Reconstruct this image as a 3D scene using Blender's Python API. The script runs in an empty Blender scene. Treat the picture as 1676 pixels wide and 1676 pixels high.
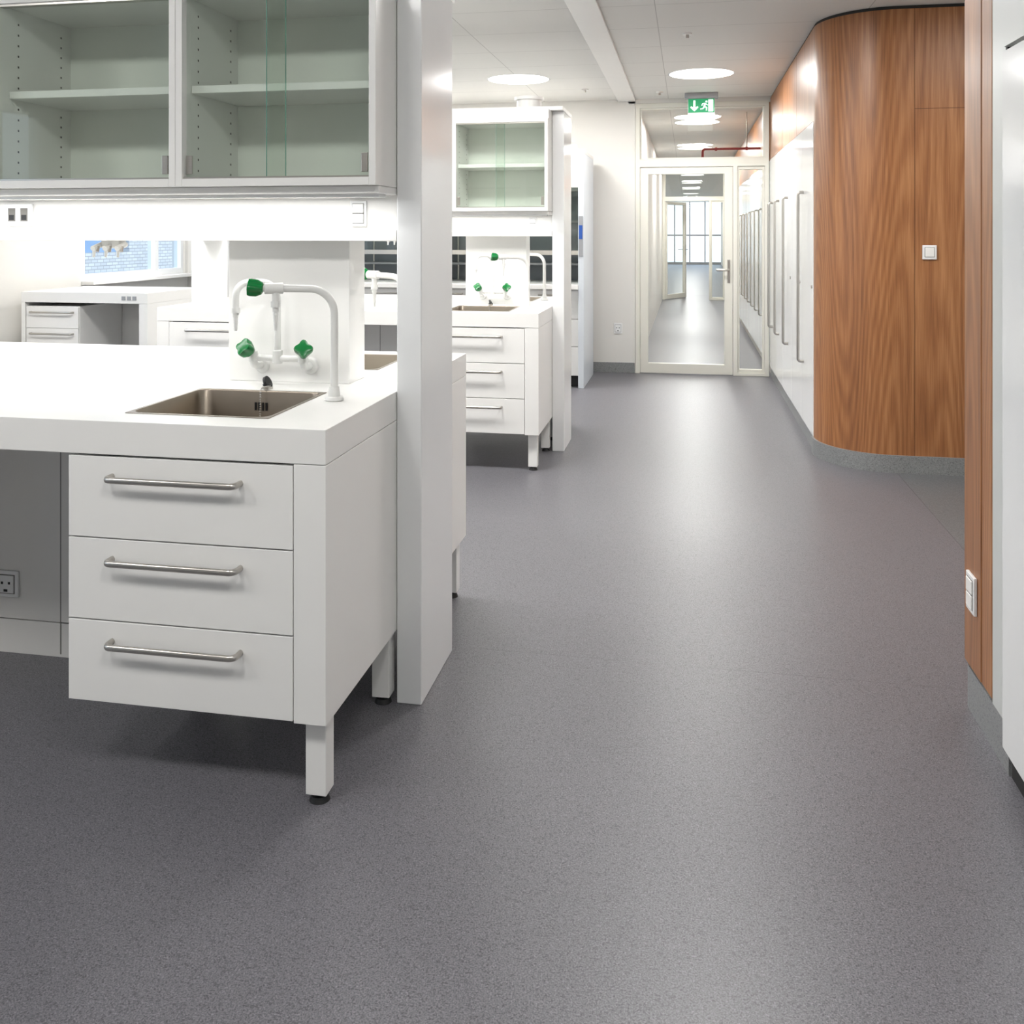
import bpy, bmesh, math, random
from mathutils import Vector, Matrix
random.seed(4)
SC=bpy.context.scene
COL=SC.collection
try:
    SC.view_settings.view_transform='Standard'
except Exception: pass

# ------------------------------------------------------------------ materials
def lin(c):
    return tuple(((v/255)/12.92 if v/255<=0.04045 else (((v/255)+0.055)/1.055)**2.4) for v in c)+(1.0,)
def newmat(name):
    m=bpy.data.materials.new(name); m.use_nodes=True
    nt=m.node_tree; b=nt.nodes['Principled BSDF']
    return m,nt,b
def mat(name,col,rough=.4,metal=0.,var=.03,scale=6.,coat=0.,bump=0.,stretch=(1,1,1)):
    m,nt,b=newmat(name)
    tc=nt.nodes.new('ShaderNodeTexCoord'); mp=nt.nodes.new('ShaderNodeMapping'); mp.inputs['Scale'].default_value=stretch
    nz=nt.nodes.new('ShaderNodeTexNoise'); nz.inputs['Scale'].default_value=scale; nz.inputs['Detail'].default_value=3
    nt.links.new(tc.outputs['Object'],mp.inputs[0]); nt.links.new(mp.outputs[0],nz.inputs['Vector'])
    r=nt.nodes.new('ShaderNodeValToRGB'); c=lin(col)
    r.color_ramp.elements[0].color=tuple(v*(1-var) for v in c[:3])+(1,)
    r.color_ramp.elements[1].color=tuple(min(1,v*(1+var)) for v in c[:3])+(1,)
    nt.links.new(nz.outputs['Fac'],r.inputs[0]); nt.links.new(r.outputs[0],b.inputs['Base Color'])
    b.inputs['Roughness'].default_value=rough; b.inputs['Metallic'].default_value=metal
    b.inputs['Coat Weight'].default_value=coat
    return m
def emis(name,col,st):
    m,nt,b=newmat(name); b.inputs['Base Color'].default_value=lin(col)
    b.inputs['Emission Color'].default_value=lin(col); b.inputs['Emission Strength'].default_value=st
    return m
def glass(name,tint,f0=.05):
    """thin architectural glass: tinted transmission + Schlick reflection (same from both faces)"""
    m=bpy.data.materials.new(name); m.use_nodes=True; nt=m.node_tree; nt.nodes.clear(); L=nt.links.new
    o=nt.nodes.new('ShaderNodeOutputMaterial'); mx=nt.nodes.new('ShaderNodeMixShader')
    t=nt.nodes.new('ShaderNodeBsdfTransparent'); t.inputs[0].default_value=lin(tint)
    g=nt.nodes.new('ShaderNodeBsdfGlossy'); g.inputs['Roughness'].default_value=.01
    ge=nt.nodes.new('ShaderNodeNewGeometry'); d=nt.nodes.new('ShaderNodeVectorMath'); d.operation='DOT_PRODUCT'
    L(ge.outputs['Normal'],d.inputs[0]); L(ge.outputs['Incoming'],d.inputs[1])
    def M(op,a,b=None,c=None):
        n=nt.nodes.new('ShaderNodeMath'); n.operation=op
        for i,v in enumerate((a,b,c)):
            if v is None: continue
            if isinstance(v,(int,float)): n.inputs[i].default_value=v
            else: L(v,n.inputs[i])
        return n.outputs[0]
    x=M('POWER',M('SUBTRACT',1.0,M('ABSOLUTE',d.outputs['Value'])),5.0)
    f=M('MULTIPLY_ADD',x,1-f0,f0)
    L(f,mx.inputs[0]); L(t.outputs[0],mx.inputs[1]); L(g.outputs[0],mx.inputs[2]); L(mx.outputs[0],o.inputs[0])
    return m
M_white=mat('white_laminate',(231,230,227),.32,var=.012)
M_top=mat('white_solid_surface',(230,229,226),.3,var=.01)
M_gloss=mat('white_gloss_lacquer',(230,231,231),.14,var=.01)
M_cabin=mat('cabinet_interior',(236,237,232),.5,var=.01)
M_wall=mat('painted_wall',(218,216,211),.7,var=.015,scale=3)
M_frame=mat('door_frame_paint',(222,220,210),.35,var=.01)
M_steel=mat('brushed_steel',(190,186,180),.28,1.,var=.08,scale=30,stretch=(1,20,20))
M_sink=mat('sink_steel',(146,136,124),.33,1.,var=.1,scale=12)
M_black=mat('black_rubber',(18,18,19),.5)
M_dark=mat('dark_gap',(40,40,40),.8)
M_gap=mat('seam_shadow_gap',(110,108,104),.8)
M_seam=mat('vinyl_weld',(94,92,95),.4)
M_green=mat('green_tap_plastic',(0,112,50),.22,var=.05)
M_tap=mat('white_powder_coat',(220,220,217),.28,var=.01)
M_red=mat('red_pipe_paint',(160,25,22),.35)
M_grey=mat('grey_plastic',(150,152,155),.4)
M_strip=mat('pale_grey_panel',(196,199,197),.35,var=.01)
M_blueedge=mat('pale_blue_panel',(208,214,220),.3)
M_hoodin=mat('fume_hood_liner',(120,126,132),.4)
M_screen=emis('control_screen',(30,70,140),.4)
M_greenedge=mat('green_glass_edge',(120,170,156),.2)
M_cglass=glass('cabinet_glass',(241,247,242),.045)
M_dglass=glass('door_glass',(247,250,248),.08)
M_wglass=glass('window_glass',(225,236,245),.05)
M_exitg=emis('exit_green',(0,130,80),.7)
M_exitw=emis('exit_white',(240,255,248),1.2)
M_lamp=emis('luminaire_diffuser',(255,252,245),2.2)
M_fac=mat('facade_render',(140,168,198),.6)

def m_floor(name,dk,lt):
    m,nt,b=newmat(name); tc=nt.nodes.new('ShaderNodeTexCoord'); L=nt.links.new
    n1=nt.nodes.new('ShaderNodeTexNoise'); n1.inputs['Scale'].default_value=300; n1.inputs['Detail'].default_value=2.5; n1.inputs['Roughness'].default_value=.8
    r=nt.nodes.new('ShaderNodeValToRGB'); e=r.color_ramp.elements
    e[0].position=.34; e[0].color=lin(dk); e[1].position=.66; e[1].color=lin(lt)
    vo=nt.nodes.new('ShaderNodeTexVoronoi'); vo.inputs['Scale'].default_value=270
    L(tc.outputs['Object'],vo.inputs['Vector'])
    sp=nt.nodes.new('ShaderNodeSeparateColor'); L(vo.outputs['Color'],sp.inputs[0])
    r3=nt.nodes.new('ShaderNodeValToRGB'); r3.color_ramp.interpolation='CONSTANT'; q=r3.color_ramp.elements
    q[0].position=0; q[0].color=(.66,.66,.67,1); q[1].position=.14; q[1].color=(1,1,1,1); x=q.new(.9); x.color=(1.2,1.19,1.19,1)
    L(sp.outputs[0],r3.inputs[0])
    n2=nt.nodes.new('ShaderNodeTexNoise'); n2.inputs['Scale'].default_value=.8; n2.inputs['Detail'].default_value=3
    r2=nt.nodes.new('ShaderNodeValToRGB'); r2.color_ramp.elements[0].color=(.92,.92,.92,1); r2.color_ramp.elements[1].color=(1.,1.,1.,1)
    mx=nt.nodes.new('ShaderNodeMixRGB'); mx.blend_type='MULTIPLY'; mx.inputs[0].default_value=1
    my=nt.nodes.new('ShaderNodeMixRGB'); my.blend_type='MULTIPLY'; my.inputs[0].default_value=1
    L(tc.outputs['Object'],n1.inputs['Vector']); L(tc.outputs['Object'],n2.inputs['Vector'])
    L(n1.outputs['Fac'],r.inputs[0]); L(n2.outputs['Fac'],r2.inputs[0]); L(r.outputs[0],mx.inputs[1]); L(r2.outputs[0],mx.inputs[2])
    L(mx.outputs[0],my.inputs[1]); L(r3.outputs[0],my.inputs[2])
    L(my.outputs[0],b.inputs['Base Color']); b.inputs['Roughness'].default_value=.38
    return m
M_floor=m_floor('speckled_vinyl',(68,68,73),(132,130,135))
M_floor2=m_floor('speckled_vinyl_recess',(80,82,85),(122,124,126))
M_base=m_floor('vinyl_baseboard',(116,118,119),(148,150,150))

def m_wood():
    m,nt,b=newmat('oak_veneer'); L=nt.links.new
    tc=nt.nodes.new('ShaderNodeTexCoord')
    def noise(sc,detail,rough=.5):
        mp=nt.nodes.new('ShaderNodeMapping'); mp.inputs['Scale'].default_value=sc
        n=nt.nodes.new('ShaderNodeTexNoise'); n.inputs['Scale'].default_value=1.; n.inputs['Detail'].default_value=detail; n.inputs['Roughness'].default_value=rough
        L(tc.outputs['Object'],mp.inputs[0]); L(mp.outputs[0],n.inputs['Vector']); return n.outputs['Fac']
    def M(op,a,b=None,c=None):
        n=nt.nodes.new('ShaderNodeMath'); n.operation=op
        for i,v in enumerate((a,b,c)):
            if v is None: continue
            if isinstance(v,(int,float)): n.inputs[i].default_value=v
            else: L(v,n.inputs[i])
        return n.outputs[0]
    n=noise((2.8,2.8,.24),1.2,.35)
    s=M('MULTIPLY_ADD',M('SINE',M('MULTIPLY',n,190)),.5,.5)
    fine=noise((240,240,5.),3)
    mid=noise((34,34,.7),2)
    big=noise((4,4,.2),1)
    v=M('MULTIPLY_ADD',s,.12,M('MULTIPLY_ADD',fine,.45,M('MULTIPLY_ADD',mid,.3,M('MULTIPLY',big,.25))))
    r=nt.nodes.new('ShaderNodeValToRGB'); e=r.color_ramp.elements
    e[0].position=.32; e[0].color=lin((104,64,36)); e[1].position=.84; e[1].color=lin((184,133,88))
    x=e.new(.57); x.color=lin((149,98,59))
    L(v,r.inputs[0]); L(r.outputs[0],b.inputs['Base Color'])
    b.inputs['Roughness'].default_value=.38
    return m
M_wood=m_wood()
def m_brick(name,c1,c2,mort,w,h,ms,off=.5,rough=.8,shift=(0,0,0)):
    m,nt,b=newmat(name); L=nt.links.new
    tc=nt.nodes.new('ShaderNodeTexCoord'); mp=nt.nodes.new('ShaderNodeMapping'); mp.inputs['Location'].default_value=shift
    br=nt.nodes.new('ShaderNodeTexBrick'); br.offset=off
    br.inputs['Color1'].default_value=lin(c1); br.inputs['Color2'].default_value=lin(c2); br.inputs['Mortar'].default_value=lin(mort)
    br.inputs['Scale'].default_value=1; br.inputs['Brick Width'].default_value=w; br.inputs['Row Height'].default_value=h; br.inputs['Mortar Size'].default_value=ms
    br.inputs['Mortar Smooth'].default_value=.2
    L(tc.outputs['Object'],mp.inputs[0]); L(mp.outputs[0],br.inputs['Vector']); L(br.outputs['Color'],b.inputs['Base Color']); b.inputs['Roughness'].default_value=rough
    return m,tc,br,nt
M_ceil,_,_,_=m_brick('ceiling_tiles',(222,221,217),(219,218,214),(180,178,174),1.2,.6,.003,0.,.55,(.18,.1,0))
M_brick,tc_,br_,nt_=m_brick('white_brick',(225,222,216),(205,203,200),(175,173,170),.22,.075,.010)
sw=nt_.nodes.new('ShaderNodeSeparateXYZ'); cb=nt_.nodes.new('ShaderNodeCombineXYZ')
nt_.links.new(tc_.outputs['Object'],sw.inputs[0]); nt_.links.new(sw.outputs[1],cb.inputs[0]); nt_.links.new(sw.outputs[2],cb.inputs[1]); nt_.links.new(cb.outputs[0],br_.inputs['Vector'])

# ------------------------------------------------------------------ builders
class Grp:
    def __init__(s,name,o,parent=None):
        s.e=bpy.data.objects.new(name,None); s.o=Vector(o); s.e.location=o; s.e.empty_display_size=.1
        COL.objects.link(s.e)
        if parent:
            s.e.parent=parent.e; s.e.location=Vector(o)-parent.o
def add(name,g,verts,faces,m,bevel=0,smooth=False,recalc=True,seg=2):
    o=g.o if g else Vector((0,0,0))
    me=bpy.data.meshes.new(name); me.from_pydata([tuple(Vector(v)-o) for v in verts],[],faces)
    if recalc:
        bm=bmesh.new(); bm.from_mesh(me); bmesh.ops.recalc_face_normals(bm,faces=bm.faces); bm.to_mesh(me); bm.free()
    ob=bpy.data.objects.new(name,me); me.materials.append(m); COL.objects.link(ob)
    if g: ob.parent=g.e
    if smooth:
        for p in me.polygons: p.use_smooth=True
        me.set_sharp_from_angle(angle=math.radians(38))
    if bevel:
        b=ob.modifiers.new('bevel','BEVEL'); b.width=bevel; b.segments=seg; b.limit_method='ANGLE'
    return ob
BF=[(0,3,2,1),(4,5,6,7),(0,1,5,4),(1,2,6,5),(2,3,7,6),(3,0,4,7)]
def bv(x0,x1,y0,y1,z0,z1):
    x0,x1=sorted((x0,x1));y0,y1=sorted((y0,y1));z0,z1=sorted((z0,z1))
    return [(x0,y0,z0),(x1,y0,z0),(x1,y1,z0),(x0,y1,z0),(x0,y0,z1),(x1,y0,z1),(x1,y1,z1),(x0,y1,z1)]
def box(name,g,x0,x1,y0,y1,z0,z1,m,bevel=.0015):
    return add(name,g,bv(x0,x1,y0,y1,z0,z1),BF,m,bevel)
def boxes(name,g,lst,m,bevel=0):
    V=[];F=[]
    for b in lst:
        n=len(V); V+=bv(*b); F+=[tuple(i+n for i in f) for f in BF]
    return add(name,g,V,F,m,bevel)
def slab(name,g,us,vs,holes,w0,w1,axis,m,bevel=0):
    H=set(holes); nu=len(us)-1; nv=len(vs)-1
    solid=lambda i,j: 0<=i<nu and 0<=j<nv and (i,j) not in H
    V=[];idx={};F=[]
    def P(i,j,k):
        key=(i,j,k)
        if key not in idx:
            u,v,w=us[i],vs[j],(w0,w1)[k]
            idx[key]=len(V); V.append({'z':(u,v,w),'y':(u,w,v),'x':(w,u,v)}[axis])
        return idx[key]
    for i in range(nu):
        for j in range(nv):
            if not solid(i,j): continue
            F.append((P(i,j,0),P(i,j+1,0),P(i+1,j+1,0),P(i+1,j,0)))
            F.append((P(i,j,1),P(i+1,j,1),P(i+1,j+1,1),P(i,j+1,1)))
            if not solid(i-1,j): F.append((P(i,j,0),P(i,j,1),P(i,j+1,1),P(i,j+1,0)))
            if not solid(i+1,j): F.append((P(i+1,j,0),P(i+1,j+1,0),P(i+1,j+1,1),P(i+1,j,1)))
            if not solid(i,j-1): F.append((P(i,j,0),P(i+1,j,0),P(i+1,j,1),P(i,j,1)))
            if not solid(i,j+1): F.append((P(i,j+1,0),P(i,j+1,1),P(i+1,j+1,1),P(i+1,j+1,0)))
    return add(name,g,V,F,m,bevel)
def frame_for(t):
    t=t.normalized(); a=Vector((0,0,1)) if abs(t.z)<.9 else Vector((0,1,0))
    u=t.cross(a).normalized(); v=t.cross(u).normalized(); return u,v
def tube(name,g,pts,r,m,seg=16,flat=1.0):
    pts=[Vector(p) for p in pts]; n=len(pts); V=[];F=[]
    t0=(pts[1]-pts[0]).normalized(); u,v=frame_for(t0); pt=t0
    rr=r if isinstance(r,(list,tuple)) else [r]*n
    for i,p in enumerate(pts):
        t=(pts[min(i+1,n-1)]-pts[max(i-1,0)]).normalized()
        q=pt.rotation_difference(t); u=q@u; v=q@v; pt=t
        for k in range(seg):
            a=2*math.pi*k/seg; V.append(p+u*math.cos(a)*rr[i]+v*math.sin(a)*rr[i]*flat)
    for i in range(n-1):
        for k in range(seg):
            F.append((i*seg+k,i*seg+(k+1)%seg,(i+1)*seg+(k+1)%seg,(i+1)*seg+k))
    F.append(tuple(range(seg))[::-1]); F.append(tuple((n-1)*seg+k for k in range(seg)))
    return add(name,g,V,F,m,smooth=True)
def fil(pts,rad,n=7):
    pts=[Vector(p) for p in pts]; out=[pts[0]]
    for i in range(1,len(pts)-1):
        a,b,c=pts[i-1],pts[i],pts[i+1]; r=min(rad,(a-b).length*.49,(c-b).length*.49)
        s=b+(a-b).normalized()*r; e=b+(c-b).normalized()*r
        for k in range(n+1):
            t=k/n; w=.74
            A=(1-t)**2; B=2*w*t*(1-t); C=t*t; out.append((s*A+b*B+e*C)/(A+B+C))
    out.append(pts[-1]); return out
def cyl(name,g,p0,p1,r,m,r2=None,seg=24,bevel=0):
    o=tube(name,g,[p0,p1],[r,r if r2 is None else r2],m,seg)
    if bevel:
        b=o.modifiers.new('bevel','BEVEL'); b.width=bevel; b.segments=2; b.limit_method='ANGLE'
    return o
def knob(name,g,c,d,m,r=.019,h=.03,lob=4):
    c=Vector(c); d=Vector(d).normalized(); u,v=frame_for(d); V=[];F=[];S=32
    prof=[(.55,0),(.8,.08),(1.0,.4),(1.04,.8),(.95,.96),(.6,1.0)]
    for pr,ph in prof:
        for k in range(S):
            a=2*math.pi*k/S; q=r*pr*(1+.17*math.cos(lob*a)*(1 if .2<ph<.97 else .4))
            V.append(c+d*h*ph+u*q*math.cos(a)+v*q*math.sin(a))
    for i in range(len(prof)-1):
        for k in range(S): F.append((i*S+k,i*S+(k+1)%S,(i+1)*S+(k+1)%S,(i+1)*S+k))
    F.append(tuple(range(S))[::-1]); F.append(tuple((len(prof)-1)*S+k for k in range(S)))
    return add(name,g,V,F,m,smooth=True)
def strip(name,g,path,z0,z1,th,m,smooth=True,out=0.):
    P=[Vector(p) for p in path]; n=len(P); N=[]
    for i in range(n):
        t=(P[min(i+1,n-1)]-P[max(i-1,0)]).normalized(); N.append(Vector((t.y,-t.x)))
    V=[];F=[]
    for i in range(n):
        a=P[i]-N[i]*out; b=P[i]+N[i]*th
        V+=[(a.x,a.y,z0),(a.x,a.y,z1),(b.x,b.y,z1),(b.x,b.y,z0)]
    for i in range(n-1):
        a=i*4;b=a+4
        F+=[(a,b,b+1,a+1),(a+1,b+1,b+2,a+2),(a+2,b+2,b+3,a+3),(a+3,b+3,b,a)]
    F+=[(0,1,2,3),(4*n-4,4*n-1,4*n-2,4*n-3)]
    return add(name,g,V,F,m,smooth=smooth)
def poly_xz(name,g,pts,y,th,m):
    n=len(pts); V=[(x,y,z) for x,z in pts]+[(x,y+th,z) for x,z in pts]
    F=[tuple(range(n)),tuple(range(n,2*n))[::-1]]+[(i,(i+1)%n,(i+1)%n+n,i+n) for i in range(n)]
    return add(name,g,V,F,m)
def pane(name,g,x0,x1,y0,y1,z0,z1,m):
    d=[abs(x1-x0),abs(y1-y0),abs(z1-z0)]; k=d.index(min(d))
    if k==1: y=(y0+y1)/2; V=[(x0,y,z0),(x1,y,z0),(x1,y,z1),(x0,y,z1)]
    else: x=(x0+x1)/2; V=[(x,y0,z0),(x,y1,z0),(x,y1,z1),(x,y0,z1)]
    return add(name,g,V,[(0,1,2,3)],m,recalc=False)
def bow(name,g,x0,x1,yf,z,s,out=.036,m=None,r=.0062):
    p=fil([(x0,yf,z),(x0,yf+s*out,z),(x1,yf+s*out,z),(x1,yf,z)],.016)
    return tube(name,g,p,r,m or M_steel,14,1.25)

CZ=2.64     # ceiling height
YE=9.05     # end wall
# ------------------------------------------------------------------ shell
box('floor',None,-5.35,2.75,-2.65,41,-.1,0,M_floor,0)
box('floor_inlay',None,1.165,2.6,2.89,5.57,-.02,.0012,M_floor2,0)
boxes('floor_seams',None,[(-.7,.785,y-.0003,y+.0003,-.001,.0002) for y in (2.97,)]+[(1.1625,1.165,2.89,5.57,-.001,.0014)],M_seam)
box('ceiling',None,-5.35,2.75,-2.65,41,CZ,CZ+.12,M_ceil,0)
box('trim_1',None,-.66,-.49,-2.5,YE-.001,CZ-.02,CZ-.0005,M_white,.003)
# left wall with windows
ys=[-2.65,-2.0,.5,1.1,3.5,4.1,5.9,7.32,9.0,YE+.12]
slab('wall_left',None,ys,[0,.93,2.36,CZ],[(1,1),(3,1),(5,1),(7,1)],-5.35,-5.2,'x',M_wall)
def window(i,y0,y1,mull):
    g=Grp('window_%d'%i,(-5.27,(y0+y1)/2,.93)); z0,z1=.93,2.36
    us=[y0,y0+.05]
    for mu in mull:
        us+=[mu-.035,mu+.035]
    us+=[y1-.05,y1]
    holes=[(j,1) for j in range(1,len(us)-1,2)]
    slab('frame',g,us,[z0,z0+.06,z1-.06,z1],holes,-5.30,-5.22,'x',M_gloss,.002)
    pane('glass',g,-5.265,-5.257,y0+.04,y1-.04,z0+.05,z1-.05,M_wglass)
    box('sill',g,-5.2,-5.08,y0-.03,min(y1+.03,YE-.005),z0-.03,z0-.001,M_white)
    l=bpy.data.lights.new('window_portal','AREA'); l.shape='RECTANGLE'; l.cycles.is_portal=True
    lo=bpy.data.objects.new('portal',l); COL.objects.link(lo); lo.parent=g.e; lo.location=Vector((-5.37,(y0+y1)/2,(z0+z1)/2))-g.o
    lo.rotation_euler=(0,math.radians(-90),0); l.size=z1-z0; l.size_y=y1-y0
window(1,-2.0,.5,[-.75]); window(2,1.1,3.5,[2.3]); window(3,4.1,5.9,[5.0]); window(4,7.32,9.0,[8.5])
# outside neighbour building
g=Grp('brick_building',(-13,10,0))
slab('facade',g,[2,3,5,7,9,10.5,12.1,14.0,14.9,17.8,20,26],[-1,.9,2.6,4,5.6,9],[(1,1),(3,1),(5,1),(7,1),(9,1),(1,3),(3,3),(5,3),(7,3),(9,3)],-13.3,-13,'x',M_brick)
box('facade_glazing',g,-13.3,-13.2,2.1,25.9,.9,8,M_fac,0)
box('pavement',None,-13,-5.4,-6,26,-.3,-.1,mat('asphalt',(135,137,140),.9),0)
# end wall, back wall, right blocks
box('wall_end',None,-5.2,-.496,YE,YE+.12,0,CZ,M_wall,0)
box('wall_back',None,-5.35,2.75,-2.65,-2.5,0,CZ,M_wall,0)
box('wall_right',None,.80,2.6,-2.5,2.879,0,CZ,M_wall,0)
box('wall_recess',None,2.6,2.75,-2.5,YE,0,CZ,M_wall,0)
boxes('wall_corridor_core',None,[(.79,2.6,5.98,YE,0,CZ),(1.18,2.6,5.59,5.98,0,CZ)],M_wall)
box('baseboard_end',None,-5.19,-.50,YE-.012,YE,0,.1,M_base,.003)
box('baseboard_left',None,-5.2,-5.188,-2.5,YE-.02,0,.1,M_base,.003)
# far curved wood wall
XR,RR=.765,.40
arc=[(XR,6.0),(XR,5.97)]+[(XR+RR-RR*math.cos(a),5.97-RR*math.sin(a)) for a in [math.radians(90*i/28) for i in range(1,29)]]+[(2.6,5.57)]
g=Grp('curved_wood_wall',(1.1,5.7,0))
strip('veneer_shell',g,arc,.1,CZ-.02,-.012,M_wood)
strip('upper_band',g,[(XR,YE-.005),(XR,6.0)],2.045,CZ-.02,-.012,M_wood)
strip('shadow_gap',g,[(XR+.01,YE-.005)]+[(x+.006,y+.006) for x,y in arc],CZ-.02,CZ-.001,-.005,M_dark)
boxes('panel_seams',g,[(1.2555,1.2580,5.5692,5.571,.1,CZ-.02),(1.2585,2.5,5.5692,5.571,2.054,2.0565)],mat('wood_seam',(72,42,24),.8))
M_ws2=mat('wood_seam_light',(90,52,30),.8)
for yy in (6.9,7.9): boxes('band_seam',g,[(XR-.0006,XR+.002,yy-.001,yy+.001,2.045,CZ-.02)],M_ws2)
strip('baseboard_corridor',None,arc,0,.1,-.02,M_base,out=-.012)
# near wood end panels
g=Grp('wood_end_panel',(.79,2.76,0))
box('panel_a',g,.786,.80,2.732,2.885,.13,CZ-.001,M_wood,.003)
box('panel_b',g,.788,.80,2.645,2.729,.13,CZ-.001,M_wood,.002)
box('panel_return',g,.80,1.3,2.879,2.889,.13,CZ-.001,M_wood,.001)
box('side_panel',g,.789,.80,2.523,2.643,.12,CZ-.001,M_strip,.001)
strip('baseboard_right',None,[(.790,2.52),(.790,2.86),(.793,2.878),(.803,2.89),(1.3,2.892)],0,.12,.02,M_base,out=0)
strip('baseboard_recess',None,[(2.598,2.9),(2.598,5.55)],0,.1,-.01,M_base)
# near white tall cabinet
g=Grp('tall_white_cabinet',(.79,1.6,0))
for i,(a,b) in enumerate([(1.92,2.510),(1.32,1.915),(.72,1.315)]):
    box('door_panel_%d'%(i+1),g,.772,.799,a,b,.075,1.81,M_gloss,.002)
    tube('handle_%d'%(i+1),g,fil([(.772,a+.06,.6),(.735,a+.06,.6),(.735,a+.06,1.5),(.772,a+.06,1.5)],.02),.007,M_steel)
boxes('door_shadow_gap',g,[(.784,.7995,2.5105,2.5225,.06,1.83)],M_dark)
boxes('upper_door_panels',g,[(.776,.799,a,b,1.822,CZ-.02) for a,b in ((1.92,2.510),(1.32,1.915),(.72,1.315))],M_strip)
box('plinth',g,.795,.7995,.72,2.51,0,.07,M_dark,0)

def switch(name,o,n,w=.08,h=.08,kind='switch'):
    g=Grp(name,o); x,y,z=o
    def B(nm,du0,du1,dz0,dz1,d0,d1,m,bev=.002):
        if n=='y-': return box(nm,g,x+du0,x+du1,y-d1,y-d0,z+dz0,z+dz1,m,bev)
        return box(nm,g,x-d1,x-d0,y+du0,y+du1,z+dz0,z+dz1,m,bev)
    B('plate',-w/2,w/2,-h/2,h/2,0.0002,.009,M_gloss)
    if kind=='switch':
        B('rocker_gap',-w*.35,w*.35,-h*.35,h*.35,.0085,.0095,M_gap,0)
        B('rocker',-w*.32,w*.32,-h*.32,h*.32,.009,.013,M_white)
    elif kind=='double':
        B('rocker_gap',-w*.36,w*.36,-h*.40,h*.40,.0085,.0092,M_gap,0)
        B('rocker_a',-w*.34,w*.34,h*.02,h*.38,.009,.013,M_white)
        B('rocker_b',-w*.34,w*.34,-h*.38,-h*.02,.009,.013,M_white)
    elif kind=='twin':
        for k,c in enumerate((-.22,.22)):
            B('outlet_%d'%k,(c-.13)*w,(c+.13)*w,-h*.3,h*.3,.0085,.0098,M_gap,0)
            B('outlet_dark_%d'%k,(c-.09)*w,(c+.09)*w,-h*.24,h*.0,.0095,.0105,M_black,0)
    else:
        B('socket_face',-w*.36,w*.36,-h*.36,h*.36,.009,.0105,M_gap,0)
        B('socket_inset',-w*.33,w*.33,-h*.33,h*.33,.0095,.0125,M_gloss,.001)
        for k,(a,b) in enumerate([(-.15,.05),(.15,.05)]):
            B('pin_hole_%d'%k,a*w-.004,a*w+.004,b*h-.004,b*h+.004,.0125,.0131,M_black,0)
        B('earth_hole',-.007,.007,-.22*h-.005,-.22*h+.003,.0125,.0131,M_black,0)
    return g
switch('light_switch',(1.334,5.57,1.247),'y-',.075,.08)
switch('light_switch',(.786,2.80,.35),'x-',.075,.105,'double')
switch('power_socket',(-.66,YE,.43),'y-',.08,.1,'socket')

# corridor cabinets (far right)
g=Grp('corridor_cabinets',(XR,7.5,0))
edges=[5.985,6.60,7.21,7.82,8.43,9.04]
for i in range(5):
    box('door_%d'%i,g,XR-.004,XR+.02,edges[i]+.002,edges[i+1]-.002,.1,2.04,M_gloss,.0015)
for i,y in enumerate([6.46,7.45,8.15,8.75]):
    tube('handle_%d'%i,g,fil([(XR-.004,y,.5),(XR-.04,y,.5),(XR-.04,y,1.625),(XR-.004,y,1.625)],.02),.010,M_steel)
for i in range(5):
    cyl('lock_%d'%i,g,(XR-.009,edges[i]+.06,1.02),(XR-.003,edges[i]+.06,1.02),.012,M_steel)
box('baseboard_cabinet',None,XR+.008,XR+.03,6.0,YE,0,.098,M_base,.0)

# ------------------------------------------------------------------ door assemblies
def door_assembly(i,Y,opened=False):
    g=Grp('door_%d'%i,(.1,Y,0))
    slab('frame',g,[-.494,-.45,.425,.465,.715,.755],[0,.03,1.985,2.06,2.555,2.60],
         [(1,0),(1,1),(3,1),(1,3),(2,3),(3,3)],Y,Y+.1,'y',M_frame,.003)
    pane('transom_glass',g,-.46,.72,Y+.045,Y+.053,2.05,2.565,M_dglass)
    pane('sidelight_glass',g,.46,.72,Y+.045,Y+.053,.02,1.99,M_dglass)
    slab('transom_bead',g,[-.4495,-.435,.70,.7145],[2.0605,2.075,2.54,2.5545],[(1,1)],Y+.02,Y+.08,'y',M_frame,.002)
    slab('sidelight_bead',g,[.466,.485,.695,.714],[.031,.06,1.955,1.984],[(1,1)],Y+.02,Y+.08,'y',M_frame,.002)
    lf=Grp('leaf',(-.445,Y+.03,0),g)
    slab('leaf_frame',lf,[-.444,-.372,.345,.42],[.006,.10,1.915,1.98],[(1,1)],Y+.01,Y+.06,'y',M_frame,.003)
    pane('leaf_glass',lf,-.38,.352,Y+.031,Y+.039,.09,1.925,M_dglass)
    for s,yy in ((-1,Y+.01),(1,Y+.06)):
        box('lever_plate',lf,.372,.398,yy,yy+s*.008,.88,1.10,M_steel,.002)
        tube('lever',lf,fil([(.385,yy,1.0),(.385,yy+s*.055,1.0),(.27,yy+s*.055,1.0)],.015),.009,M_steel)
    if opened: lf.e.rotation_euler=(0,0,math.radians(62))
    return g
door_assembly(1,YE); door_assembly(2,19.0,True)
boxes('wall_above_doors',None,[(-.56,.79,y,y+.12,2.601,CZ) for y in (YE,19.)],M_wall)
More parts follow.
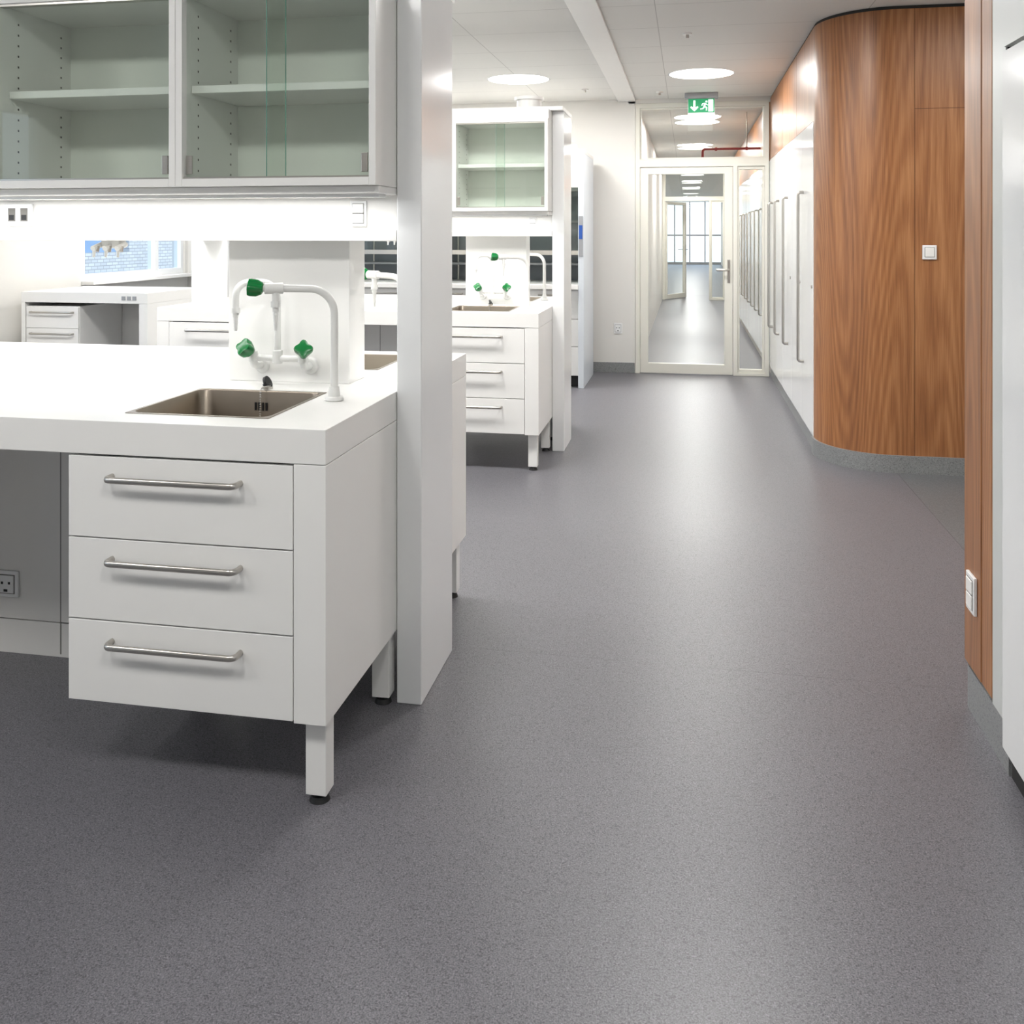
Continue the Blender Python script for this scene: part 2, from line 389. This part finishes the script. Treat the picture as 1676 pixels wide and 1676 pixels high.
# corridor beyond, opening wider past the second door
box('wall_corridor_left',None,-.62,-.496,YE+.12,19.1,0,CZ,M_wall,0)
box('wall_corridor_right',None,.79,.92,YE+.1,19.1,0,CZ,M_wall,0)
box('wall_lobby_left',None,-1.3,-1.18,19.0,40,0,CZ,M_wall,0)
box('wall_lobby_right',None,1.38,1.5,19.0,40,0,CZ,M_wall,0)
boxes('wall_lobby_return',None,[(-1.2,-.6,19.0,19.1,0,CZ),(.9,1.4,19.0,19.1,0,CZ)],M_wall)
g=Grp('corridor_cabinets',(XR,12,0))
for k in range(14):
    y=YE+.2+k*.62
    box('door_%d'%k,g,XR-.004,.789,y,y+.616,.1,2.04,M_gloss,.0015)
    tube('handle_%d'%k,g,fil([(XR-.004,y+.08,.5),(XR-.04,y+.08,.5),(XR-.04,y+.08,1.6),(XR-.004,y+.08,1.6)],.02),.008,M_steel,8)
box('wood_band',g,XR,.789,YE+.2,18.8,2.045,CZ-.02,M_wood,0)
g=Grp('window_5',(.1,40,0))
slab('frame',g,[-1.3,-1.18,-.56,-.51,.07,.12,.70,.75,1.38,1.5],[0,.1,1.2,1.26,CZ],[(i,j) for i in (1,3,5,7) for j in (1,3)],40,40.1,'y',M_grey)
pane('glass',g,-1.25,1.45,40.04,40.05,.05,CZ-.05,M_wglass)
# sprinkler pipe
g=Grp('sprinkler_pipe',(.4,10.2,2.25))
tube('pipe',g,fil([(.763,10.2,2.25),(.16,10.2,2.25),(.16,10.2,2.15)],.03),.013,M_red)
cyl('nozzle',g,(.16,10.2,2.15),(.16,10.2,2.10),.018,M_dark)
for x in (.3,.62): cyl('clamp',g,(x-.012,10.2,2.25),(x+.012,10.2,2.25),.02,M_red)
cyl('rod',g,(.62,10.2,2.25),(.62,10.2,CZ),.005,M_steel)

# ------------------------------------------------------------------ benches
X1=-.826; X0=-3.19; XM=(X0+X1)/2; F0=2.046; B0=3.443; YC=(F0+B0)/2
SX0,SX1=-1.403,-1.017
def rrect(x0,x1,y0,y1,r,z,n=6):
    o=[]
    for cx,cy,a0 in ((x1-r,y1-r,0),(x0+r,y1-r,90),(x0+r,y0+r,180),(x1-r,y0+r,270)):
        for k in range(n+1):
            a=math.radians(a0+90*k/n); o.append((cx+r*math.cos(a),cy+r*math.sin(a),z))
    return o
def sink(y0,y1,drainside):
    g=Grp('steel_sink',((SX0+SX1)/2,(y0+y1)/2,.9)); x0,x1=SX0,SX1
    L=[rrect(x0-.003,x1+.003,y0-.003,y1+.003,.004,.9004),rrect(x0-.003,x1+.003,y0-.003,y1+.003,.004,.9016),
       rrect(x0+.006,x1-.006,y0+.006,y1-.006,.032,.9016),rrect(x0+.008,x1-.008,y0+.008,y1-.008,.032,.898),
       rrect(x0+.01,x1-.01,y0+.01,y1-.01,.034,.76),rrect(x0+.016,x1-.016,y0+.016,y1-.016,.036,.735),
       rrect(x0+.035,x1-.035,y0+.035,y1-.035,.04,.722),rrect(x0+.15,x1-.15,y0+.15,y1-.15,.02,.718)]
    V=[v for l in L for v in l]; n=len(L[0]); F=[]
    for i in range(len(L)-1):
        for k in range(n): F.append((i*n+k,i*n+(k+1)%n,(i+1)*n+(k+1)%n,(i+1)*n+k))
    F.append(tuple((len(L)-1)*n+k for k in range(n)))
    add('basin',g,V,F,M_sink,smooth=True)
    cx,cy=(x0+x1)/2,(y0+y1)/2
    cyl('drain',g,(cx,cy,.7185),(cx,cy,.722),.035,M_steel); cyl('drain_hole',g,(cx,cy,.722),(cx,cy,.7225),.022,M_black)
    yb=y1-.0098 if drainside>0 else y0+.0098; s=-drainside
    for k in range(4): box('overflow_slot_%d'%k,g,cx-.020+k*.011,cx-.014+k*.011,yb+s*.0005,yb+s*.002,.845,.868,M_black,0)
    # plug + ball chain
    yr=y1+.03 if drainside>0 else y0-.03
    g2=Grp('sink_plug_chain',(cx,yr,.9))
    cyl('chain_anchor',g2,(cx,yr,.9003),(cx,yr,.908),.016,M_steel)
    cyl('plug',g2,(cx,yr,.908),(cx+.004,yr,.918),.015,M_black,.012)
    cyl('plug_flange',g2,(cx-.003,yr,.918),(cx+.004,yr,.9215),.019,M_black)
    pts=fil([(cx+.012,yr,.91),(cx+.004,yb+s*.012,.912),(cx+.002,yb+s*.012,.82),(cx-.002,yb+s*.05,.76)],.01,4)
    acc=0
    bm=bmesh.new()
    for a,b in zip(pts[:-1],pts[1:]):
        l=(b-a).length
        while acc<l:
            p=a+(b-a)*(acc/l); bmesh.ops.create_icosphere(bm,subdivisions=1,radius=.003,matrix=Matrix.Translation(p-g2.o)); acc+=.0068
        acc-=l
    me=bpy.data.meshes.new('ball_chain'); bm.to_mesh(me); bm.free(); me.materials.append(M_steel)
    ob=bpy.data.objects.new('ball_chain',me); COL.objects.link(ob); ob.parent=g2.e

def serr_nozzle(g,p,L=.055):
    x,y,z=p
    cyl('collar',g,(x,y,z+.004),(x,y,z-.012),.0125,M_tap)
    prof=[(0,.0085)]
    for k in range(5): prof+=[(.014+k*.009,.0085-k*.0006),(.0141+k*.009,.0062-k*.0004)]
    prof+=[(L+.004,.0045)]
    tube('serrated_tip',g,[(x,y,z-.010-a) for a,_ in prof],[b for _,b in prof],M_tap,14)
def goose(dy,s):
    Yf=lambda y:(y if s>0 else 2*YC-y)+dy
    g=Grp('gooseneck_lab_faucet',(-.95,Yf(2.415),.9))
    cyl('base_flange',g,(-.95,Yf(2.415),.9003),(-.95,Yf(2.415),.912),.027,M_tap,.024,bevel=.003)
    cyl('base_nut',g,(-.95,Yf(2.415),.912),(-.95,Yf(2.415),.938),.0165,M_tap,.0135)
    tube('neck',g,fil([(-.95,Yf(2.415),.93),(-.95,Yf(2.415),1.205),(-1.085,Yf(2.345),1.209)],.068,12),.0105,M_tap,18)
    cyl('valve_body',g,(-1.07,Yf(2.352),1.209),(-1.115,Yf(2.33),1.209),.015,M_tap,bevel=.002)
    cyl('valve_stem',g,(-1.112,Yf(2.33),1.209),(-1.125,Yf(2.324),1.209),.009,M_tap)
    knob('green_handle',g,(-1.117,Yf(2.328),1.209),(-1,-.35*s,.12),M_green,.020,.042)
    cyl('outlet',g,(-1.088,Yf(2.343),1.205),(-1.088,Yf(2.343),1.17),.0095,M_tap)
    serr_nozzle(g,(-1.088,Yf(2.343),1.17),.06)
def mixer(dy,s):
    Yf=lambda y:(y if s>0 else 2*YC-y)+dy
    yw=2.680 if s>0 else 2*YC-2.816
    g=Grp('mixer_lab_faucet',(-1.21,Yf(yw),.98))
    for k,x in enumerate((-1.289,-1.130)):
        cyl('rosette_%d'%k,g,(x,Yf(yw-.0002),.953),(x,Yf(yw-.010),.953),.027,M_tap,.022,bevel=.002)
        tube('elbow_%d'%k,g,fil([(x,Yf(yw-.005),.953),(x,Yf(yw-.055),.956),(x,Yf(yw-.055),.99)],.015),.0115,M_tap)
        cyl('valve_%d'%k,g,(x,Yf(yw-.055),.972),(x,Yf(yw-.062),1.004),.0165,M_tap,.013,bevel=.002)
        knob('green_handle_%d'%k,g,(x-(.006 if k==0 else -.006),Yf(yw-.066),1.0),((-.3 if k==0 else .3),-.8*s,.5),M_green,.0235,.040)
    tube('bridge',g,[(-1.289,Yf(yw-.055),.98),(-1.130,Yf(yw-.055),.98)],.010,M_tap)
    cyl('hub',g,(-1.213,Yf(yw-.055),.965),(-1.213,Yf(yw-.055),1.005),.015,M_tap,bevel=.002)
    tube('riser',g,fil([(-1.213,Yf(yw-.055),1.),(-1.213,Yf(yw-.055),1.212),(-1.30,Yf(yw-.15),1.212),(-1.30,Yf(yw-.15),1.13)],.055,10),.0100,M_tap,18)
    serr_nozzle(g,(-1.30,Yf(yw-.15),1.135),.05)

def bench(dy):
    g=Grp('lab_bench',(XM,YC+dy,0)); f=F0+dy; b=B0+dy; yc=YC+dy
    ysn=[f,2.146+dy,2.52+dy,2*YC-2.52+dy,2*YC-2.146+dy,b]
    slab('countertop',g,[X0,SX0,SX1,X1],ysn,[(1,1),(1,3)],.818,.9,'z',M_top,.0015)
    for e,(xa,xb) in enumerate(((X1-.08,X1),(X0,X0+.08))):
        box('end_panel_%d'%e,g,xa,xb,f+.001,b-.001,.21,.8165,M_white,.0015)
        lx0=-.893 if e==0 else X0+.015
        for k,yy in enumerate((f+.04,2.56+dy,2*yc-2.56-dy-.05,b-.09)):
            box('leg_%d_%d'%(e,k),g,lx0,lx0+.052,yy,yy+.05,.022,.2105,M_white,.002)
            cyl('foot_stem_%d_%d'%(e,k),g,(lx0+.026,yy+.025,.01),(lx0+.026,yy+.025,.024),.014,M_black)
            cyl('foot_%d_%d'%(e,k),g,(lx0+.026,yy+.025,0),(lx0+.026,yy+.025,.013),.025,M_black,.02)
    for u,(xa,xb) in enumerate(((-1.496,X1-.0805),(X0+.0805,2*XM+1.496))):
        for s,ff in ((1,f),(-1,b)):
            ya=ff+s*.02; yb=ff+s*.60
            box('unit_side_a_%d'%u,g,xa,xa+.016,ya,yb,.213,.8165,M_white,0)
            box('unit_side_b_%d'%u,g,xb-.016,xb,ya,yb,.213,.8165,M_white,0)
            box('unit_bottom_%d'%u,g,xa,xb,ya,yb,.212,.228,M_white,0)
            box('unit_back_%d'%u,g,xa,xb,yb-s*.012,yb,.213,.8165,M_white,0)
            box('reveal_%d'%u,g,xa+.004,xb-.004,ff+s*.017,ff+s*.02,.225,.812,M_dark,0)
            for k in range(3):
                z1=.8125-k*.2005; z0=z1-.197
                box('drawer_%d_%d'%(u,k),g,xa+.0015,xb-.0015,ff+s*.0008,ff+s*.0175,z0,z1,M_white,.0012)
                hx=(xa+xb)/2-.006
                bow('drawer_handle_%d_%d'%(u,k),g,hx-.168,hx+.168,ff+s*.002,z1-.047,-s)
    xa,xb=2*XM+1.496+.001,-1.497
    for s,yy in ((1,yc-.085),(-1,yc+.085)):
        box('knee_panel',g,xa,xb,yy,yy+s*.016,.112,.8165,M_white,.001)
        box('plinth',g,xa,xb,yy+s*.001,yy+s*.016,0,.108,M_white,.001)
        boxes('knee_seam',g,[(x-.0015,x+.0015,yy-s*.0006,yy+s*.002,.01,.81) for x in (-1.97,-2.5)],M_gap)
    for xa,xb in ((X1+.001,-.751),(X0-.075,X0-.001)):
        box('pillar',g,xa,xb,2.581+dy,2.938+dy,0,2.11,M_gloss,.003)
    for xa,xb in ((-1.401,-1.006),(2*XM+1.006,2*XM+1.401)):
        box('service_column',g,xa,xb,2.68+dy,2.816+dy,.9,1.336,M_white,.002)
    box('duct_face',g,X0+.001,X1-.001,2.625+dy,2*YC-2.625+dy,1.365,1.47,M_white,.001)
    box('duct_ledge',g,X0+.001,X1-.001,2.585+dy,2*YC-2.585+dy,1.334,1.366,M_top,.002)
    box('canopy',g,X0+.001,X1-.001,2.43+dy,2*YC-2.43+dy,1.468,1.487,M_white,.001)
    box('cap',g,X0-.075,-.751,2.52+dy,2*YC-2.52+dy,2.11,2.135,M_white,.002)
    box('cap_beam',g,X0+.001,X1-.001,2.44+dy,2*YC-2.44+dy,2.049,2.1098,M_white,.002)
    for s in (1,-1):
        yl=(2.515 if s>0 else 2*YC-2.515)+dy
        box('led_housing',g,X0+.06,X1-.02,yl-.03,yl+.03,1.4585,1.4685,M_gloss,.001)
        l=bpy.data.lights.new('bench_led','AREA'); l.shape='RECTANGLE'; l.size=X1-X0-.12; l.size_y=.045; l.energy=LED
        l.color=(1,.995,.985)
        lo=bpy.data.objects.new('led_strip',l); COL.objects.link(lo); lo.parent=g.e; lo.location=Vector((XM+.02,yl,1.4575))-g.o
    W=(X1-X0)/4
    for s in (1,-1):
        for k in range(4):
            cabinet(X1-W*(k+1)+.0004,X1-W*k-.0004,(2.40 if s>0 else 2*YC-2.40)+dy,s,k==1)
    sink(2.146+dy,2.52+dy,1); sink(2*YC-2.52+dy,2*YC-2.146+dy,-1)
    for s in (1,-1): goose(dy,s); mixer(dy,s)
    g3=Grp('gas_tap_cluster',(-1.93,2.88+dy,1.334))
    box('block',g3,-1.965,-1.895,2.86+dy,2.90+dy,1.305,1.3338,M_tap,.004)
    for x in (-1.975,-1.93,-1.885):
        cyl('tap_body',g3,(x,2.88+dy,1.318),(x,2.83+dy,1.305),.009,M_tap)
        cyl('tap_tip',g3,(x,2.84+dy,1.31),(x,2.835+dy,1.275),.007,M_tap,.004)
        cyl('tap_cap',g3,(x,2.85+dy,1.312),(x,2.846+dy,1.294),.011,M_steel)

def cabinet(x0,x1,yf,s,single=False):
    yb=yf+s*.345; z0,z1=1.488,2.048
    g=Grp('glass_door_cabinet',((x0+x1)/2,yf,z0)); t=.02
    box('side_a',g,x0,x0+t,yf,yb,z0,z1,M_white); box('side_b',g,x1-t,x1,yf,yb,z0,z1,M_white)
    box('bottom',g,x0+t,x1-t,yf,yb,z0,z0+.022,M_white); box('top',g,x0+t,x1-t,yf,yb,z1-.02,z1,M_white)
    box('back',g,x0+t,x1-t,yb-s*.012,yb,z0+.022,z1-.02,M_cabin,0)
    box('shelf',g,x0+t+.001,x1-t-.001,yf+s*.05,yb-s*.013,1.757,1.779,M_white)
    xm=(x0+x1)/2
    if single:
        pane('glass_pane_b',g,x0+t+.001,x1-t-.001,yf+s*.010,yf+s*.014,z0+.026,z1-.024,M_cglass)
    else:
        pane('glass_pane_a',g,x0+t+.001,xm+.025,yf+s*.022,yf+s*.026,z0+.026,z1-.024,M_cglass)
        pane('glass_pane_b',g,xm-.025,x1-t-.001,yf+s*.010,yf+s*.014,z0+.026,z1-.024,M_cglass)
        box('pane_edge_b',g,xm-.0262,xm-.0250,yf+s*.010,yf+s*.014,z0+.026,z1-.024,M_greenedge,0)
        box('pane_edge_a',g,xm+.0250,xm+.0262,yf+s*.022,yf+s*.026,z0+.026,z1-.024,M_greenedge,0)
        box('pull_a',g,x0+t+.004,x0+t+.022,yf+s*.016,yf+s*.0225,z0+.036,z0+.088,M_steel,.001)
    box('track',g,x0+t,x1-t,yf+s*.006,yf+s*.030,z0+.021,z0+.027,M_steel,0)
    box('track_top',g,x0+t,x1-t,yf+s*.006,yf+s*.030,z1-.027,z1-.019,M_steel,0)
    box('pull_b',g,x1-t-.022,x1-t-.004,yf+s*.002,yf+s*.0105,z0+.036,z0+.088,M_steel,.001)
    L=[]
    for yy in (yf+s*.09,yb-s*.06):
        for k in range(15):
            z=z0+.05+k*.032
            for xx in (x0+t,x1-t): L.append((xx-.0006,xx+.0006,yy-.003,yy+.003,z-.003,z+.003))
    boxes('peg_holes',g,L,M_gap)
LED=6.5
D2=3.15
bench(0.); bench(D2)
for dy in (0,D2):
    switch('power_socket',(-.955,2.625+dy,1.415),'y-',.05,.075,'double')
    switch('power_socket',(-2.09,2.625+dy,1.415),'y-',.10,.07,'twin')
switch('power_socket',(-2.16,YC-.085,.225),'y-',.085,.085,'socket')
# extract stub above bench 2
g=Grp('extract_duct',(-1.0,5.90,2.136))
cyl('duct',g,(-1.0,5.90,2.136),(-1.0,5.90,2.215),.080,M_white,seg=40)
cyl('collar',g,(-1.0,5.90,2.205),(-1.0,5.90,2.225),.095,M_white,seg=40)

# ------------------------------------------------------------------ desk by the windows
g=Grp('window_desk',(-4.55,6.7,0))
box('top',g,-5.06,-3.99,6.37,7.15,.82,.9,M_top,.002)
box('end_panel_r',g,-4.06,-3.99,6.372,7.14,.0,.8195,M_white,.002)
box('end_panel_l',g,-5.06,-5.03,6.372,7.14,.0,.8195,M_white,.002)
box('modesty_panel',g,-5.03,-4.06,6.95,6.97,.1,.8195,M_white,.001)
box('drawer_carcass',g,-5.028,-4.575,6.40,6.94,.12,.79,M_white,.001)
for k in range(4):
    box('drawer_%d'%k,g,-5.025,-4.578,6.383,6.3995,.785-.165*k-.162,.785-.165*k,M_white,.001)
    bow('drawer_handle_%d'%k,g,-4.98,-4.62,6.384,.785-.165*k-.04,-1)
boxes('sockets',g,[(-4.20+.045*i,-4.17+.045*i,6.364,6.3705,.845,.875) for i in range(3)],M_grey)

# ------------------------------------------------------------------ fume hoods
def hood(x0,x1):
    g=Grp('fume_hood',((x0+x1)/2,8.4,0)); y0,y1=8.07,8.9
    box('side_l',g,x0,x0+.05,y0,y1,0,2.05,M_blueedge,.003); box('side_r',g,x1-.05,x1,y0,y1,.0,2.05,M_blueedge,.003)
    box('back',g,x0+.05,x1-.05,y1-.03,y1,.1,2.05,M_hoodin,0)
    box('worktop',g,x0+.05,x1-.05,y0-.02,y1-.03,.86,.9,M_top,.002)
    box('base_unit',g,x0+.05,x1-.05,y0+.06,y1-.03,.1,.859,M_white,.001)
    n=3; w=(x1-x0-.1)/n
    for k in range(n):
        a=x0+.05+k*w
        for j,(z0,z1) in enumerate(((.60,.85),(.36,.595),(.105,.355))):
            box('front_%d_%d'%(k,j),g,a+.004,a+w-.004,y0+.04,y0+.06,z0,z1,M_white,.001)
            bow('pull_%d_%d'%(k,j),g,a+w/2-.12,a+w/2+.12,y0+.042,z1-.04,-1)
    box('plinth',g,x0+.05,x1-.05,y0+.1,y1-.03,0,.1,M_dark,0)
    box('header',g,x0+.05,x1-.05,y0,y1-.03,1.75,2.05,M_white,.002)
    box('top_cap',g,x0,x1,y0,y1,2.05,2.08,M_white,.002)
    pane('sash_glass',g,x0+.05,x1-.05,y0+.03,y0+.036,1.20,1.75,M_cglass)
    box('sash_bar',g,x0+.05,x1-.05,y0+.02,y0+.045,1.16,1.20,M_steel,.002)
    for z in (1.05,1.45): box('rack_%d'%int(z*100),g,x0+.06,x1-.06,y1-.25,y1-.03,z,z+.02,M_grey,.001)
    for k in range(4):
        cyl('lattice_rod_%d'%k,g,(x0+.2+k*.33,y1-.12,.9),(x0+.2+k*.33,y1-.12,1.74),.008,M_steel)
    box('control_panel',g,x1-.045,x1-.008,y0-.006,y0,1.15,1.5,M_grey,.001)
    box('screen',g,x1-.042,x1-.012,y0-.008,y0-.006,1.30,1.42,M_screen,0)
    cyl('exhaust_collar',g,((x0+x1)/2,8.5,2.08),((x0+x1)/2,8.5,2.14),.12,M_white,seg=32)
    cyl('cap_knob',g,(x1-.12,y0+.2,2.08),(x1-.12,y0+.2,2.14),.04,M_white)
hood(-2.385,-.885); hood(-3.90,-2.40)

# ------------------------------------------------------------------ exit sign
ex,ey,ez=.125,8.72,.105
g=Grp('exit_sign',(ex,ey,2.5))
w=.122
box('housing',g,ex-w,ex+w,ey,ey+.035,2.345+ez,2.482+ez,M_gloss,.003)
box('mount_plate',g,ex-.15,ex+.15,ey-.02,ey+.06,2.483+ez,CZ-.001,M_grey,.003)
box('green_field',g,ex-w+.004,ex+w-.004,ey-.003,ey,2.352+ez,2.479+ez,M_exitg,0)
box('light_diffuser',g,ex-w,ex+w,ey-.002,ey+.037,2.265+ez,2.3445+ez,M_exitw,.004)
Y=ey-.0042
def pz(nm,pts,y,m): poly_xz(nm,g,[(ex+x*1.08,z+ez) for x,z in pts],y,.001,m)
pz('arrow_shaft',[(-.066,2.464),(-.050,2.464),(-.050,2.398),(-.066,2.398)],Y,M_exitw)
pz('arrow_head',[(-.058,2.366),(-.024,2.402),(-.034,2.412),(-.058,2.388),(-.082,2.412),(-.092,2.402)],Y,M_exitw)
pz('pictogram_door',[(.058,2.362),(.098,2.362),(.098,2.470),(.058,2.470)],Y,M_exitw)
def limb(nm,a,b,t):
    ax,az=a;bx,bz=b; dx,dz=bx-ax,bz-az; l=math.hypot(dx,dz); nx,nz=-dz/l*t/2,dx/l*t/2
    pz(nm,[(ax+nx,az+nz),(bx+nx,bz+nz),(bx-nx,bz-nz),(ax-nx,az-nz)],Y-.0012,M_exitw)
limb('runner_torso',(.034,2.436),(.024,2.408),.014)
limb('runner_thigh_front',(.024,2.408),(.044,2.398),.009); limb('runner_shin_front',(.044,2.40),(.042,2.370),.008)
limb('runner_thigh_back',(.024,2.408),(.014,2.388),.009); limb('runner_shin_back',(.014,2.389),(-.008,2.384),.008)
limb('runner_arm_front',(.034,2.434),(.052,2.420),.007); limb('runner_arm_back',(.032,2.436),(.010,2.432),.007); limb('runner_forearm',(.010,2.433),(.004,2.416),.006)
pz('runner_head',[(.043+.009*math.cos(a),2.452+.009*math.sin(a)) for a in [k*math.pi/6 for k in range(12)]],Y-.0012,M_exitw)

# ------------------------------------------------------------------ ceiling lights
def clight(x,y,p,r=.255):
    g=Grp('ceiling_light',(x,y,CZ))
    V=[];F=[];S=48
    for rr,z in ((r,CZ-.0002),(r,CZ-.003),(r+.010,CZ-.003),(r+.012,CZ-.0002)):
        for k in range(S):
            a=2*math.pi*k/S; V.append((x+rr*math.cos(a),y+rr*math.sin(a),z))
    for i in range(4):
        for k in range(S): F.append((i*S+k,i*S+(k+1)%S,((i+1)%4)*S+(k+1)%S,((i+1)%4)*S+k))
    add('trim_ring',g,V,F,M_gloss,smooth=True)
    cyl('diffuser',g,(x,y,CZ-.0005),(x,y,CZ-.0035),r-.001,M_lamp,seg=48)
    l=bpy.data.lights.new('round_luminaire','AREA'); l.shape='DISK'; l.size=2*r; l.energy=p; l.color=(1,.985,.965)
    lo=bpy.data.objects.new('lamp',l); COL.objects.link(lo); lo.parent=g.e; lo.location=(0,0,-.006)
for x in (.11,-1.39,-2.9,-4.4):
    clight(x,7.67,39); clight(x,4.3,40); clight(x,.5,22)
clight(1.8,4.3,12)
for y in (11.05,14.45,17.8,21.2,24.6,28.,31.4,34.8,38.2): clight(.11,y,50)
for x,y in ((.0,6.1),(-.9,8.3),(-.25,8.6)):
    g=Grp('sprinkler_head',(x,y,CZ)); cyl('rose',g,(x,y,CZ),(x,y,CZ-.01),.03,M_white); cyl('head',g,(x,y,CZ-.01),(x,y,CZ-.03),.01,M_steel)

# ------------------------------------------------------------------ world + sun on the neighbouring facade
w=bpy.data.worlds.new('sky'); SC.world=w; w.use_nodes=True; nt=w.node_tree
bg=nt.nodes['Background']; tc=nt.nodes.new('ShaderNodeTexCoord'); sp=nt.nodes.new('ShaderNodeSeparateXYZ'); r=nt.nodes.new('ShaderNodeValToRGB')
nt.links.new(tc.outputs['Generated'],sp.inputs[0]); nt.links.new(sp.outputs[2],r.inputs[0]); nt.links.new(r.outputs[0],bg.inputs[0])
r.color_ramp.elements[0].color=(.86,.93,1,1); r.color_ramp.elements[1].color=(.5,.7,1,1); bg.inputs[1].default_value=2.4
sl=bpy.data.lights.new('sun','SUN'); sl.energy=2.5; sl.angle=.02; so=bpy.data.objects.new('sun',sl); COL.objects.link(so)
so.location=(10,4,14); so.rotation_euler=Vector((-1,.05,-.95)).to_track_quat('-Z','Y').to_euler()

# ------------------------------------------------------------------ camera
cam=bpy.data.cameras.new('camera'); co=bpy.data.objects.new('camera',cam); COL.objects.link(co)
cam.sensor_width=36; cam.lens=36*1524/1676; cam.shift_y=-(838-380)/1676; cam.clip_start=.02; cam.clip_end=200
co.location=(0,0,1.36); co.rotation_euler=(math.radians(90),0,math.radians(10.67))
SC.camera=co
